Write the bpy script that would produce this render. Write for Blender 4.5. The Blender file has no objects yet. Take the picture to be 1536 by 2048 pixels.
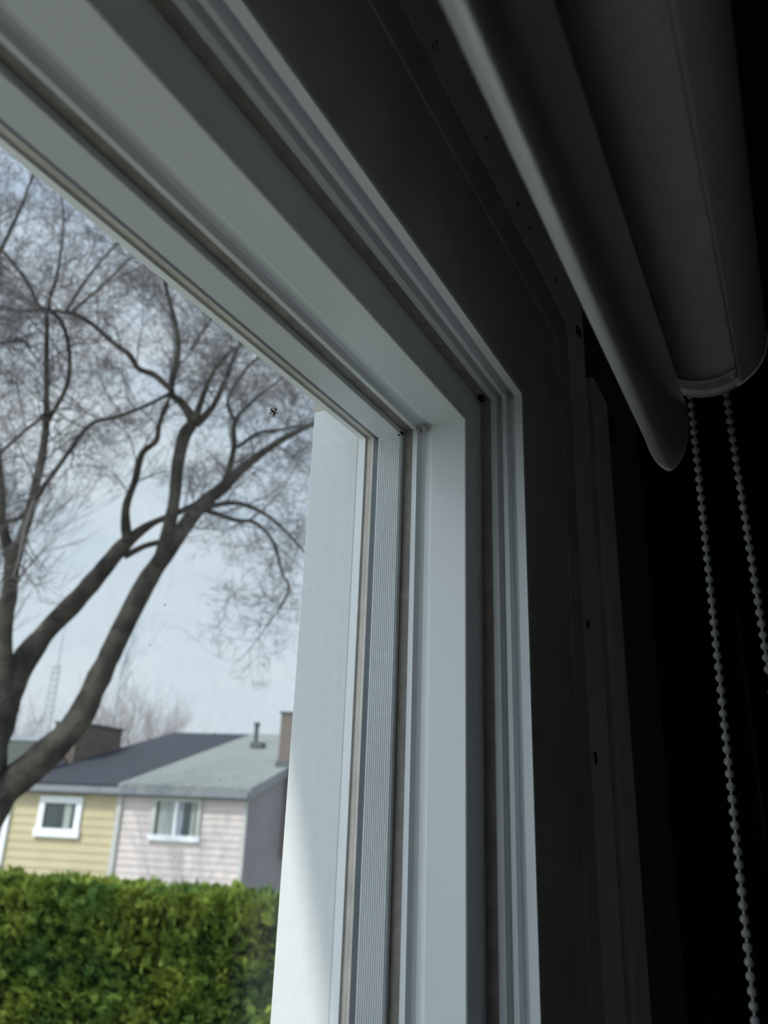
import bpy, bmesh, math, random
from mathutils import Vector, Matrix, noise as mnoise

# ------------------------------------------------------------------ camera, world, sun, exposure
ZC = 5.5                       # height of the camera above the ground outside
FPX = 1547.14
RW = [[0.46402299, 0.31929485, 0.82627687],
      [-0.88515862, 0.13100728, 0.44646536],
      [0.03430581, -0.93855628, 0.34341698]]     # rows: world axes seen in the camera's (right, down, forward)
scene = bpy.context.scene
C = scene.collection
cam_data = bpy.data.cameras.new('camera')
cam = bpy.data.objects.new('camera', cam_data)
C.objects.link(cam)
scene.camera = cam
right = Vector([RW[i][0] for i in range(3)])
up = -Vector([RW[i][1] for i in range(3)])
back = -Vector([RW[i][2] for i in range(3)])
m = Matrix.Identity(4)
for i in range(3):
    m[i][0] = right[i]; m[i][1] = up[i]; m[i][2] = back[i]
m[2][3] = ZC
cam.matrix_world = m
cam_data.sensor_fit = 'VERTICAL'
cam_data.sensor_height = 36
cam_data.lens = FPX * 36 / 2048
cam_data.clip_start = 0.005
cam_data.clip_end = 500
cam_data.dof.use_dof = True
cam_data.dof.focus_distance = 0.52
cam_data.dof.aperture_fstop = 9.0

SUN_DIR = Vector((-0.68, 0.198, 0.707)).normalized()
sun_data = bpy.data.lights.new('sun', 'SUN')
sun_data.energy = 2.95
sun_data.angle = math.radians(0.8)
sun_data.color = (1.0, 0.955, 0.88)
sun = bpy.data.objects.new('sun', sun_data)
C.objects.link(sun)
sun.rotation_euler = SUN_DIR.to_track_quat('Z', 'Y').to_euler()

world = bpy.data.worlds.new('sky')
scene.world = world
world.use_nodes = True
wn = world.node_tree; wn.nodes.clear()
wo = wn.nodes.new('ShaderNodeOutputWorld')
bg = wn.nodes.new('ShaderNodeBackground')
tc = wn.nodes.new('ShaderNodeTexCoord')
sep = wn.nodes.new('ShaderNodeSeparateXYZ')
wn.links.new(tc.outputs['Generated'], sep.inputs[0])
ramp = wn.nodes.new('ShaderNodeValToRGB')          # clear haze low, bluer higher
ramp.color_ramp.elements[0].position = 0.0
ramp.color_ramp.elements[0].color = (0.68, 0.77, 0.84, 1)
ramp.color_ramp.elements[1].position = 0.75
ramp.color_ramp.elements[1].color = (0.30, 0.43, 0.64, 1)
e = ramp.color_ramp.elements.new(0.3); e.color = (0.56, 0.68, 0.80, 1)
wn.links.new(sep.outputs['Z'], ramp.inputs[0])
mp = wn.nodes.new('ShaderNodeMapping'); mp.inputs['Scale'].default_value = (1.6, 1.6, 4.0)
wn.links.new(tc.outputs['Generated'], mp.inputs[0])
nz = wn.nodes.new('ShaderNodeTexNoise'); nz.inputs['Scale'].default_value = 2.2
nz.inputs['Detail'].default_value = 5; nz.inputs['Roughness'].default_value = 0.55
wn.links.new(mp.outputs[0], nz.inputs['Vector'])
cr = wn.nodes.new('ShaderNodeValToRGB')
cr.color_ramp.elements[0].position = 0.25; cr.color_ramp.elements[0].color = (0, 0, 0, 1)
cr.color_ramp.elements[1].position = 0.75; cr.color_ramp.elements[1].color = (1, 1, 1, 1)
wn.links.new(nz.outputs['Fac'], cr.inputs[0])
mixw = wn.nodes.new('ShaderNodeMix'); mixw.data_type = 'RGBA'
wn.links.new(cr.outputs[0], mixw.inputs['Factor'])
wn.links.new(ramp.outputs[0], mixw.inputs[6])
mixw.inputs[7].default_value = (0.80, 0.85, 0.90, 1)
# the hazy sky is brighter around the sun
dots = wn.nodes.new('ShaderNodeVectorMath'); dots.operation = 'DOT_PRODUCT'
nrm = wn.nodes.new('ShaderNodeVectorMath'); nrm.operation = 'NORMALIZE'
wn.links.new(tc.outputs['Generated'], nrm.inputs[0]); wn.links.new(nrm.outputs[0], dots.inputs[0])
dots.inputs[1].default_value = SUN_DIR
mx0 = wn.nodes.new('ShaderNodeMapRange'); mx0.inputs['From Min'].default_value = 0.1; mx0.inputs['From Max'].default_value = 1.0
wn.links.new(dots.outputs['Value'], mx0.inputs[0])
pws = wn.nodes.new('ShaderNodeMath'); pws.operation = 'POWER'; pws.inputs[1].default_value = 2.0
wn.links.new(mx0.outputs[0], pws.inputs[0])
gm = wn.nodes.new('ShaderNodeMath'); gm.operation = 'MULTIPLY_ADD'; gm.inputs[1].default_value = 2.2; gm.inputs[2].default_value = 1.0
wn.links.new(pws.outputs[0], gm.inputs[0]); wn.links.new(gm.outputs[0], bg.inputs[1])
wn.links.new(mixw.outputs[2], bg.inputs[0])
wn.links.new(bg.outputs[0], wo.inputs[0])

scene.view_settings.view_transform = 'Standard'
scene.view_settings.look = 'None'
scene.view_settings.exposure = 0.12
scene.view_settings.gamma = 1.0
scene.view_settings.use_curve_mapping = False
scene.cycles.max_bounces = 10
scene.cycles.diffuse_bounces = 6
scene.cycles.transparent_max_bounces = 24
scene.cycles.use_denoising = True

rng = random.Random(7)
R3 = Matrix(RW)

def ray(px, py):
    """direction in the world through a pixel of the 1536x2048 frame"""
    return (R3 @ Vector((px - 768, py - 1024, FPX)))

def at_dist(px, py, d):
    v = ray(px, py); return v.normalized() * d + Vector((0, 0, ZC))

# ------------------------------------------------------------------ materials
def mat(name, col, rough=0.5, spec=0.5, var=0.0, scale=20.0, bump=0.0, bscale=60.0, metal=0.0, col2=None, stretch=None, detail=4.0, bdist=0.002):
    ma = bpy.data.materials.new(name); ma.use_nodes = True
    nt = ma.node_tree; b = nt.nodes['Principled BSDF']
    b.inputs['Roughness'].default_value = rough
    b.inputs['Specular IOR Level'].default_value = spec
    b.inputs['Metallic'].default_value = metal
    b.inputs['Base Color'].default_value = (*col, 1)
    t = nt.nodes.new('ShaderNodeTexCoord')
    vec = t.outputs['Object']
    if stretch:
        mpn = nt.nodes.new('ShaderNodeMapping'); mpn.inputs['Scale'].default_value = stretch
        nt.links.new(vec, mpn.inputs[0]); vec = mpn.outputs[0]
    if var or col2:
        n = nt.nodes.new('ShaderNodeTexNoise'); n.inputs['Scale'].default_value = scale
        n.inputs['Detail'].default_value = detail
        nt.links.new(vec, n.inputs['Vector'])
        r = nt.nodes.new('ShaderNodeValToRGB')
        c2 = col2 if col2 else tuple(min(1, c * (1 + var)) for c in col)
        c1 = col if col2 else tuple(c * (1 - var) for c in col)
        r.color_ramp.elements[0].position = 0.35; r.color_ramp.elements[0].color = (*c1, 1)
        r.color_ramp.elements[1].position = 0.65; r.color_ramp.elements[1].color = (*c2, 1)
        nt.links.new(n.outputs['Fac'], r.inputs[0]); nt.links.new(r.outputs[0], b.inputs['Base Color'])
    if bump:
        n2 = nt.nodes.new('ShaderNodeTexNoise'); n2.inputs['Scale'].default_value = bscale
        n2.inputs['Detail'].default_value = 3
        nt.links.new(vec, n2.inputs['Vector'])
        bp = nt.nodes.new('ShaderNodeBump'); bp.inputs['Strength'].default_value = bump
        bp.inputs['Distance'].default_value = bdist
        nt.links.new(n2.outputs['Fac'], bp.inputs['Height']); nt.links.new(bp.outputs[0], b.inputs['Normal'])
    return ma

def siding_mat(name, col, pitch):
    """horizontal clapboard: saw-tooth lines by height"""
    ma = mat(name, col, 0.6, 0.3, var=0.05, scale=1.5)
    nt = ma.node_tree; b = nt.nodes['Principled BSDF']
    t = nt.nodes.new('ShaderNodeTexCoord'); s = nt.nodes.new('ShaderNodeSeparateXYZ')
    nt.links.new(t.outputs['Object'], s.inputs[0])
    d = nt.nodes.new('ShaderNodeMath'); d.operation = 'DIVIDE'; d.inputs[1].default_value = pitch
    nt.links.new(s.outputs['Z'], d.inputs[0])
    f = nt.nodes.new('ShaderNodeMath'); f.operation = 'FRACT'; nt.links.new(d.outputs[0], f.inputs[0])
    iv = nt.nodes.new('ShaderNodeMath'); iv.operation = 'SUBTRACT'; iv.inputs[0].default_value = 1.0
    nt.links.new(f.outputs[0], iv.inputs[1])
    bp = nt.nodes.new('ShaderNodeBump'); bp.inputs['Strength'].default_value = 1.0
    bp.inputs['Distance'].default_value = pitch * 0.16
    nt.links.new(iv.outputs[0], bp.inputs['Height']); nt.links.new(bp.outputs[0], b.inputs['Normal'])
    return ma

M = {}
M['vinyl'] = mat('white_vinyl', (0.80, 0.825, 0.845), 0.34, 0.5, var=0.025, scale=9, bump=0.05, bscale=25, stretch=(1, 1, 0.4))
M['vinyl_ext'] = mat('exterior_vinyl', (0.73, 0.74, 0.735), 0.5, 0.4, var=0.008, scale=6, stretch=(1, 1, 0.1))
M['gasket'] = mat('beige_gasket', (0.50, 0.45, 0.40), 0.6, 0.3, var=0.12, scale=40)
M['seal'] = mat('brown_weather_seal', (0.36, 0.33, 0.30), 0.85, 0.2, var=0.15, scale=90, bump=0.4, bscale=900)
M['spacer'] = mat('grey_glass_spacer', (0.05, 0.062, 0.075), 0.5, 0.4, var=0.1, scale=50)
M['rib'] = mat('ribbed_vinyl', (0.76, 0.785, 0.79), 0.4, 0.4, var=0.03, scale=12)
M['trim'] = mat('painted_trim', (0.54, 0.535, 0.53), 0.55, 0.3, var=0.12, scale=14, bump=0.35, bscale=30, detail=6)
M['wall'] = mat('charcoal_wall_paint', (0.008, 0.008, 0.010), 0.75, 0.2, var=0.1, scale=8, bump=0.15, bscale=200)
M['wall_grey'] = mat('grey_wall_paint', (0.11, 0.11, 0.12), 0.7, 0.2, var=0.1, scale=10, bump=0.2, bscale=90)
M['strip'] = mat('patched_paint', (0.74, 0.73, 0.74), 0.6, 0.3, col2=(0.84, 0.83, 0.80), scale=9, bump=0.6, bscale=22, detail=8, bdist=0.003)
M['wall_pale'] = mat('pale_wall_paint', (0.72, 0.73, 0.74), 0.9, 0.1, var=0.03, scale=10)
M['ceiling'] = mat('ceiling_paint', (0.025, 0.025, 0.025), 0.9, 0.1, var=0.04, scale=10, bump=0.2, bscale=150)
M['floor'] = mat('wood_floor', (0.50, 0.44, 0.36), 0.5, 0.4, col2=(0.60, 0.53, 0.45), scale=3, stretch=(1, 9, 1))
M['chip'] = mat('dark_chip', (0.02, 0.02, 0.02), 0.9, 0.1, var=0.3, scale=200)
M['caulk'] = mat('caulk', (0.42, 0.43, 0.42), 0.7, 0.2, var=0.2, scale=120, bump=0.5, bscale=400)
M['fabric'] = mat('roller_blind_fabric', (0.40, 0.395, 0.37), 0.95, 0.05, var=0.10, scale=1600, bump=0.5, bscale=1800, stretch=(0.25, 1, 1), bdist=0.0004)
M['bar'] = mat('satin_aluminium_bar', (0.96, 0.94, 0.86), 0.34, 0.5, var=0.03, scale=300, stretch=(0.3, 1, 1), metal=0.9)
M['bar_cap'] = mat('grey_plastic_cap', (0.25, 0.25, 0.25), 0.45, 0.4, var=0.05, scale=60)
M['rim'] = mat('pale_plastic_rim', (0.75, 0.74, 0.70), 0.5, 0.4, var=0.05, scale=60)
M['clutch'] = mat('clutch_plastic', (0.42, 0.42, 0.40), 0.5, 0.35, var=0.1, scale=120, bump=0.2, bscale=200)
M['bead'] = mat('plastic_bead', (0.17, 0.17, 0.165), 0.5, 0.3, var=0.03, scale=50)
M['channel'] = mat('grey_channel_metal', (0.80, 0.79, 0.80), 0.45, 0.5, var=0.06, scale=20, bump=0.1, bscale=60)
M['bark'] = mat('grey_brown_bark', (0.035, 0.033, 0.03), 0.9, 0.15, col2=(0.10, 0.09, 0.075), scale=5, bump=1.0, bscale=18, bdist=0.02, detail=6)
M['twig'] = mat('dark_twigs', (0.15, 0.135, 0.135), 0.9, 0.1, var=0.3, scale=2)
M['hazed_far_twig'] = mat('haze_tinted_distant_twigs', (0.36, 0.33, 0.33), 0.9, 0.1, var=0.2, scale=1)  # greyed and lightened: distance haze painted into the twig colour
M['hazed_pale_twig'] = mat('haze_tinted_pale_twigs', (0.50, 0.54, 0.58), 0.9, 0.1, var=0.1, scale=1)  # paler and bluer, more haze put into the colour
M['leaf'] = mat('cedar_foliage', (0.07, 0.15, 0.03), 0.6, 0.25, col2=(0.27, 0.325, 0.055), scale=1.7, detail=6)
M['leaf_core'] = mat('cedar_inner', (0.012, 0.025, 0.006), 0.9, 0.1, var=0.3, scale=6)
M['beige_siding'] = mat('beige_siding', (0.51, 0.44, 0.275), 0.6, 0.3, var=0.04, scale=1.5)
M['pink_siding'] = mat('pale_pink_siding', (0.63, 0.555, 0.525), 0.6, 0.3, var=0.04, scale=1.5)
M['dark_shingle'] = mat('dark_blue_shingles', (0.050, 0.053, 0.063), 0.85, 0.2, var=0.12, scale=14, stretch=(1, 1, 3))
M['light_shingle'] = mat('pale_green_grey_shingles', (0.235, 0.25, 0.23), 0.85, 0.2, var=0.18, scale=10, stretch=(1, 1, 3))
M['olive_shingle'] = mat('olive_shingles', (0.075, 0.085, 0.07), 0.85, 0.2, var=0.12, scale=10)
M['fascia_w'] = mat('grey_gutter', (0.22, 0.23, 0.245), 0.5, 0.4, var=0.05, scale=4)
M['pipe'] = mat('pale_downpipe', (0.50, 0.50, 0.47), 0.5, 0.4, var=0.04, scale=4)
M['shaded_side_siding'] = mat('shade_darkened_siding', (0.27, 0.25, 0.265), 0.7, 0.2, var=0.05, scale=2)  # gable side of the pink house, its shade put into the darker colour
M['white_trim'] = mat('white_window_trim', (0.80, 0.81, 0.82), 0.45, 0.4, var=0.03, scale=6)
M['brick'] = mat('brown_brick', (0.16, 0.13, 0.11), 0.85, 0.2, var=0.22, scale=9, bump=0.3, bscale=20, bdist=0.02)
M['dark_glass'] = mat('dark_window_glass', (0.035, 0.05, 0.045), 0.15, 0.6, var=0.25, scale=3, stretch=(3, 3, 0.2))
M['curtain'] = mat('pale_curtain', (0.34, 0.37, 0.34), 0.8, 0.2, var=0.25, scale=6, stretch=(4, 4, 0.1))
M['metal_dark'] = mat('dark_vent_metal', (0.09, 0.10, 0.10), 0.6, 0.4, var=0.1, scale=6)
M['mast'] = mat('galvanised_mast', (0.30, 0.33, 0.36), 0.5, 0.4, var=0.1, scale=3)
M['grass'] = mat('lawn', (0.25, 0.26, 0.22), 0.9, 0.1, col2=(0.33, 0.33, 0.29), scale=3)
M['soffit'] = mat('white_soffit', (0.6, 0.6, 0.6), 0.6, 0.3, var=0.03, scale=6)
M['ext_wall'] = siding_mat('own_house_siding', (0.55, 0.53, 0.48), 0.12)
M['bug'] = mat('dried_insect', (0.26, 0.19, 0.15), 0.8, 0.2, var=0.3, scale=900)

def glass_mat():
    ma = bpy.data.materials.new('window_glass'); ma.use_nodes = True
    nt = ma.node_tree; nt.nodes.clear()
    o = nt.nodes.new('ShaderNodeOutputMaterial'); tr = nt.nodes.new('ShaderNodeBsdfTransparent')
    tr.inputs[0].default_value = (0.975, 0.985, 0.985, 1)
    gl = nt.nodes.new('ShaderNodeBsdfGlossy'); gl.inputs['Roughness'].default_value = 0.02
    ge = nt.nodes.new('ShaderNodeNewGeometry')
    dt = nt.nodes.new('ShaderNodeVectorMath'); dt.operation = 'DOT_PRODUCT'
    nt.links.new(ge.outputs['Normal'], dt.inputs[0]); nt.links.new(ge.outputs['Incoming'], dt.inputs[1])
    def mth(op, a, b=None):
        n_ = nt.nodes.new('ShaderNodeMath'); n_.operation = op
        for i_, v_ in enumerate((a, b)):
            if v_ is None: continue
            if isinstance(v_, (int, float)): n_.inputs[i_].default_value = v_
            else: nt.links.new(v_, n_.inputs[i_])
        return n_
    ab = mth('ABSOLUTE', dt.outputs['Value']); om = mth('SUBTRACT', 1.0, ab.outputs[0]); pw = mth('POWER', om.outputs[0], 5.0)
    fr = mth('MULTIPLY_ADD', pw.outputs[0], 0.45); fr.inputs[2].default_value = 0.02
    mx = nt.nodes.new('ShaderNodeMixShader')
    nt.links.new(fr.outputs[0], mx.inputs[0]); nt.links.new(tr.outputs[0], mx.inputs[1]); nt.links.new(gl.outputs[0], mx.inputs[2])
    df = nt.nodes.new('ShaderNodeBsdfDiffuse'); df.inputs[0].default_value = (0.7, 0.7, 0.68, 1)
    t = nt.nodes.new('ShaderNodeTexCoord'); n = nt.nodes.new('ShaderNodeTexNoise')
    n.inputs['Scale'].default_value = 160; n.inputs['Detail'].default_value = 8
    nt.links.new(t.outputs['Object'], n.inputs['Vector'])
    r = nt.nodes.new('ShaderNodeValToRGB')
    r.color_ramp.elements[0].position = 0.5; r.color_ramp.elements[0].color = (0.004, 0.004, 0.004, 1)
    r.color_ramp.elements[1].position = 0.85; r.color_ramp.elements[1].color = (0.03, 0.03, 0.03, 1)
    nt.links.new(n.outputs['Fac'], r.inputs[0])
    m2 = nt.nodes.new('ShaderNodeMixShader')
    nt.links.new(r.outputs[0], m2.inputs[0]); nt.links.new(mx.outputs[0], m2.inputs[1]); nt.links.new(df.outputs[0], m2.inputs[2])
    nt.links.new(m2.outputs[0], o.inputs[0])
    return ma
M['glass'] = glass_mat()

# ------------------------------------------------------------------ mesh helpers (coordinates are relative to the camera height)
def link(name, bm, material, parent=None, smooth=False, recalc=True):
    if recalc: bmesh.ops.recalc_face_normals(bm, faces=bm.faces)
    me = bpy.data.meshes.new(name); bm.to_mesh(me); bm.free()
    me.materials.append(material)
    if smooth:
        for p in me.polygons: p.use_smooth = True
    o = bpy.data.objects.new(name, me); C.objects.link(o)
    if parent: o.parent = parent; o.location = -world_loc(parent)
    return o

def world_loc(o):
    v = Vector(o.location)
    while o.parent: o = o.parent; v += o.location
    return v

def empty(name, loc=(0, 0, 0)):
    o = bpy.data.objects.new(name, None); o.empty_display_size = 0.05
    C.objects.link(o); o.location = Vector(loc) + Vector((0, 0, ZC)); return o

def tag(o, label=None, cat=None, group=None, kind=None):
    if label: o['label'] = label
    if cat: o['category'] = cat
    if group: o['group'] = group
    if kind: o['kind'] = kind
    return o

def V(x, y, z): return Vector((x, y, z + ZC))

def add_box(bm, x0, x1, y0, y1, z0, z1):
    vs = [bm.verts.new(V(x, y, z)) for x in (x0, x1) for y in (y0, y1) for z in (z0, z1)]
    for f in ((0, 1, 3, 2), (4, 6, 7, 5), (0, 4, 5, 1), (2, 3, 7, 6), (0, 2, 6, 4), (1, 5, 7, 3)):
        bm.faces.new([vs[i] for i in f])

def box(name, material, parent, *dims, bevel=0.0):
    bm = bmesh.new(); add_box(bm, *dims)
    if bevel: bmesh.ops.bevel(bm, geom=bm.edges[:], offset=bevel, segments=2, affect='EDGES', profile=0.6)
    return link(name, bm, material, parent)

def add_tube(bm, pts, rads, sides=6, cap=True):
    """tube through world points"""
    prev = None; n = len(pts); ref = Vector((0.3, 0.2, 1)).normalized()
    for i in range(n):
        d = (pts[min(i + 1, n - 1)] - pts[max(i - 1, 0)])
        if d.length < 1e-9: d = Vector((0, 0, 1))
        d.normalize()
        a = ref - d * ref.dot(d)
        if a.length < 0.1: a = Vector((1, 0, 0)) - d * d.x
        a.normalize(); b = d.cross(a); ref = a if i else ref
        ring = [bm.verts.new(pts[i] + (a * math.cos(t) + b * math.sin(t)) * rads[i])
                for t in [2 * math.pi * k / sides for k in range(sides)]]
        if prev:
            for k in range(sides):
                bm.faces.new((prev[k], prev[(k + 1) % sides], ring[(k + 1) % sides], ring[k]))
        elif cap: bm.faces.new(ring[::-1])
        prev = ring
    if cap: bm.faces.new(prev)

# the rectangular window: right-top corner measured, mirrored to the far sides
XC, ZM = -0.35, -0.344
def frame_corners(u, dz=0.0):
    """u in mm: x of the right jamb; the head lies at u - 190 mm"""
    x = u / 1000.0; z = (u - 190) / 1000.0 + dz
    return [(x, z), (x, 2 * ZM - z), (2 * XC - x, 2 * ZM - z), (2 * XC - x, z)]

def sweep(name, prof, material, parent, dz=0.0, smooth=False, sharp=True):
    """closed profile (u, y in mm) swept round the window opening with mitred corners"""
    bm = bmesh.new(); rings = []
    for c in range(4):
        ring = []
        for u, y in prof:
            x, z = frame_corners(u, dz)[c]
            ring.append(bm.verts.new(V(x, y / 1000.0, z)))
        rings.append(ring)
    n = len(prof)
    for c in range(4):
        a, b = rings[c], rings[(c + 1) % 4]
        for i in range(n):
            j = (i + 1) % n
            bm.faces.new((a[i], a[j], b[j], b[i]))
    return link(name, bm, material, parent)

# ------------------------------------------------------------------ the room
def structure(o): o['kind'] = 'structure'; return o
GZ = -ZC
XR, YB, ZF, ZT = 2.6, -3.2, -1.45, 0.95
WX0, WX1 = 2 * XC - 0.48, 0.48
WZ0, WZ1 = 2 * ZM - 0.29, 0.29
bm = bmesh.new()
YI, YO = 0.1405, 0.28
for d in ((-2.6, WX0, YI, YO, ZF - 0.2, ZT + 0.2), (WX1, 0.925, YI, YO, ZF - 0.2, ZT + 0.2), (WX0, WX1, YI, YO, WZ1, ZT + 0.2), (WX0, WX1, YI, YO, ZF - 0.2, WZ0)):
    add_box(bm, *d)
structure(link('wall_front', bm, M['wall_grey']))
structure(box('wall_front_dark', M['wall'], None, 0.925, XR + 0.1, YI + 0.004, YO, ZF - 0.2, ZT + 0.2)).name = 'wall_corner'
bm = bmesh.new()
for d in ((-6, WX0, YO, YO + 0.02, -ZC, ZT + 0.3), (WX1, 6, YO, YO + 0.02, -ZC, ZT + 0.3), (WX0, WX1, YO, YO + 0.02, WZ1 + 0.02, ZT + 0.3), (WX0, WX1, YO, YO + 0.02, -ZC, WZ0)):
    add_box(bm, *d)
structure(link('wall_exterior', bm, M['ext_wall']))
structure(box('wall_right', M['wall'], None, XR, XR + 0.1, YB, YI, ZF, ZT))
structure(box('wall_left', M['wall_pale'], None, -2.7, -2.6, YB, YI, ZF, ZT))
structure(box('wall_back', M['wall_pale'], None, -2.7, XR + 0.1, YB - 0.1, YB, ZF, ZT))
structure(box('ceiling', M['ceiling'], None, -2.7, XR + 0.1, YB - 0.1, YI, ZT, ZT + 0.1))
structure(box('floor', M['floor'], None, -2.7, XR + 0.1, YB - 0.1, YI, ZF - 0.1, ZF))
# roof overhang that shades the upper part of the window outside
bm = bmesh.new()
add_box(bm, -6, 6, YO, 0.5597, 0.97, 1.0)
add_box(bm, -6, 6, 0.5397, 0.5597, 0.9701, 1.14)
add_box(bm, -6, 6, -3.6, 0.5597, 1.14, 1.2)
structure(link('trim_4', bm, M['soffit']))
structure(box('ground', M['grass'], None, -60, 120, -30, 160, GZ - 0.2, GZ))

# ------------------------------------------------------------------ the window
win = empty('window_1', (0.44, 0.2, 0.25)); structure(win)
FRAME = [(446, 168.6), (446.3, 161.4), (444.9, 160.8), (444.9, 157.0), (451.5, 156.6), (451.5, 153.6), (445.8, 153.3), (445.6, 150.4),
         (452.2, 150.0), (452.6, 144.9), (445.0, 144.5), (445.0, 139.2), (481, 139.2), (481, 252), (446, 252)]
sweep('frame', FRAME, M['vinyl'], win)
SASH = [(445.8, 168.4), (421.6, 169.6), (421.0, 170.3), (422.0, 193.6), (423.2, 195.2), (424.2, 197.4), (424.3, 199.6), (423.2, 201.9), (421.0, 203.3), (420.0, 203.9),
        (421.2, 207.9), (424.6, 208.4), (424.6, 214.0), (417.2, 214.3), (417.0, 214.8), (418.0, 232.0), (445.8, 232.0)]
sweep('sash', SASH, M['vinyl'], win)
sweep('weather_seal', [(421.3, 208.2), (421.0, 213.9), (424.5, 213.8), (424.5, 208.6)], M['seal'], win)
tag(sweep('frame_seal', [(445.7, 161.9), (445.6, 168.2), (446.6, 168.2), (446.6, 161.9)], M['seal'], win), 'brown fuzzy seal between frame and sash')
sweep('glass_spacer', [(418.3, 232.2), (421.0, 237.4), (440, 237.4), (440, 232.2)], M['spacer'], win)
sweep('glazing_gasket', [(421.0, 237.5), (422.6, 240.4), (422.5, 240.9), (424.6, 245.0), (440, 245.0), (440, 237.5)], M['gasket'], win)
sweep('glazing_stop', [(422.6, 245.1), (425.2, 252.0), (446, 252), (446, 245.1)], M['vinyl_ext'], win)
sweep('outer_frame', [(425.4, 252.1), (425.0, 253), (425.0, 290.5), (426, 291.5), (500, 291.5), (500, 280), (482, 280), (482, 252.1)], M['vinyl_ext'], win, dz=0.0455)
box('caulk_fillet', M['gasket'], win, 0.4246, 0.4262, 0.2545, 0.2910, 0.2640, 0.2805)
# ribbed cover strip on the jamb bead
bm = bmesh.new(); NR = 12; z1, z0 = 0.2262, 2 * ZM - 0.2262
for side in (0, 1):
    prof = []
    for k in range(NR):
        ya = 214.9 + 16.9 * k / NR; st = 16.9 / NR; ub = 417.0 + (ya - 214.8) / 17.2
        prof += [(ub - 0.15, ya), (ub - 0.55, ya + 0.25 * st), (ub - 0.55, ya + 0.6 * st), (ub - 0.15, ya + 0.8 * st)]
    prof += [(417.9, 231.9), (418.4, 231.9), (417.6, 214.9)]
    top = []; bot = []
    for u, y in prof:
        x = u / 1000 if not side else 2 * XC - u / 1000
        top.append(bm.verts.new(V(x, y / 1000, z1))); bot.append(bm.verts.new(V(x, y / 1000, z0)))
    for i in range(len(prof)):
        j = (i + 1) % len(prof); bm.faces.new((top[i], top[j], bot[j], bot[i]))
    bm.faces.new(top); bm.faces.new(bot[::-1])
tag(link('ribbed_strip', bm, M['rib'], win), 'finely ribbed pale strip beside the glass')
for y0, u in ((0.2321, 0.4181), (0.2376, 0.4212)):
    box('glass_pane', M['glass'], win, 2 * XC - u, u, y0, y0 + 0.001, 2 * ZM - (u - 0.19), u - 0.19)

def blob(bm, c, r, sc=(1, 1, 1), jag=0.3, seed=0, sub=2):
    rr = random.Random(seed)
    res = bmesh.ops.create_icosphere(bm, subdivisions=sub, radius=r)
    off = Vector((rr.random() * 9, rr.random() * 9, rr.random() * 9))
    for v in res['verts']:
        k = 1 + jag * mnoise.noise(v.co / r * 1.3 + off)
        v.co = Vector((v.co.x * sc[0] * k, v.co.y * sc[1] * k, v.co.z * sc[2] * k)) + c

# corner seams, dirt and caulk in the frame corners
def on_plane(px, py, axis, val):
    d = ray(px, py); t = val / d[axis]; p = d * t; return V(*p)
bm = bmesh.new()
for (px, py, y, r, sc) in ((961, 795, 0.1655, 0.0016, (1.2, 1, 1.9)), (966, 800, 0.1645, 0.0012, (1, 1, 1.2)), (954, 781, 0.1665, 0.0010, (1.6, 1, .7))):
    blob(bm, on_plane(px, py, 1, y), r, sc, 0.8, int(px))
tag(link('corner_gap', bm, M['chip'], win), 'dark grimy gap in the corner of the frame')
bm = bmesh.new()
for (px, py, r, sc) in ((1005, 788, 0.0024, (1, 1, .8)), (1016, 778, 0.0022, (1.3, 1, 1)), (1026, 787, 0.0022, (1, 1, 1.8)), (970, 801, 0.002, (1.6, .8, .8)), (985, 797, .0018, (1, 1, 1)), (836, 861, .0018, (1.5, 1, .8)), (849, 858, .0022, (1.2, .8, .8))):
    d = ray(px, py); blob(bm, V(*(d * (0.19 / (d.x - d.z)))) + Vector((0.0012, 0, 0.0012)), r, sc, 0.7, int(px))
link('caulk', bm, M['caulk'], win, smooth=True)
bm = bmesh.new()
blob(bm, on_plane(804, 866, 1, 0.2135), 0.0012, (1.6, 1, 0.8), 0.7, 3); blob(bm, on_plane(798, 870, 1, 0.2140), 0.0007, (2.4, 1, 0.5), 0.5, 5)
tag(link('seam_crack', bm, M['chip'], win), 'small dark crack at the sash corner')

# insect remains on the pane
bm = bmesh.new()
for i, (px, py, r) in enumerate(((544, 821, .0011), (549, 826, .0013), (552, 819, .0009), (547, 831, .0008), (541, 826, .0006), (554, 826, .0007), (549, 816, .0006))):
    blob(bm, on_plane(px, py, 1, 0.2318), r * .9, (1, .3, 1.1), 0.9, i)
tag(link('dead_insect', bm, M['bug']), 'small brown squashed insect stuck on the window pane near the top corner', 'insect')
bm = bmesh.new()
for px, py in ((95, 1028), (88, 1030), (330, 1210), (205, 1135), (520, 1255), (300, 1290), (370, 1440), (430, 1470), (480, 1480), (350, 1715), (440, 1560), (560, 830), (600, 700), (535, 1225), (620, 1180), (505, 780)):
    blob(bm, on_plane(px, py, 1, 0.2320), rng.uniform(.00022, .0004), (1.3, .3, 1), 0.6, px)
tag(link('dust_specks', bm, M['bug'], win), kind='stuff')

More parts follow.
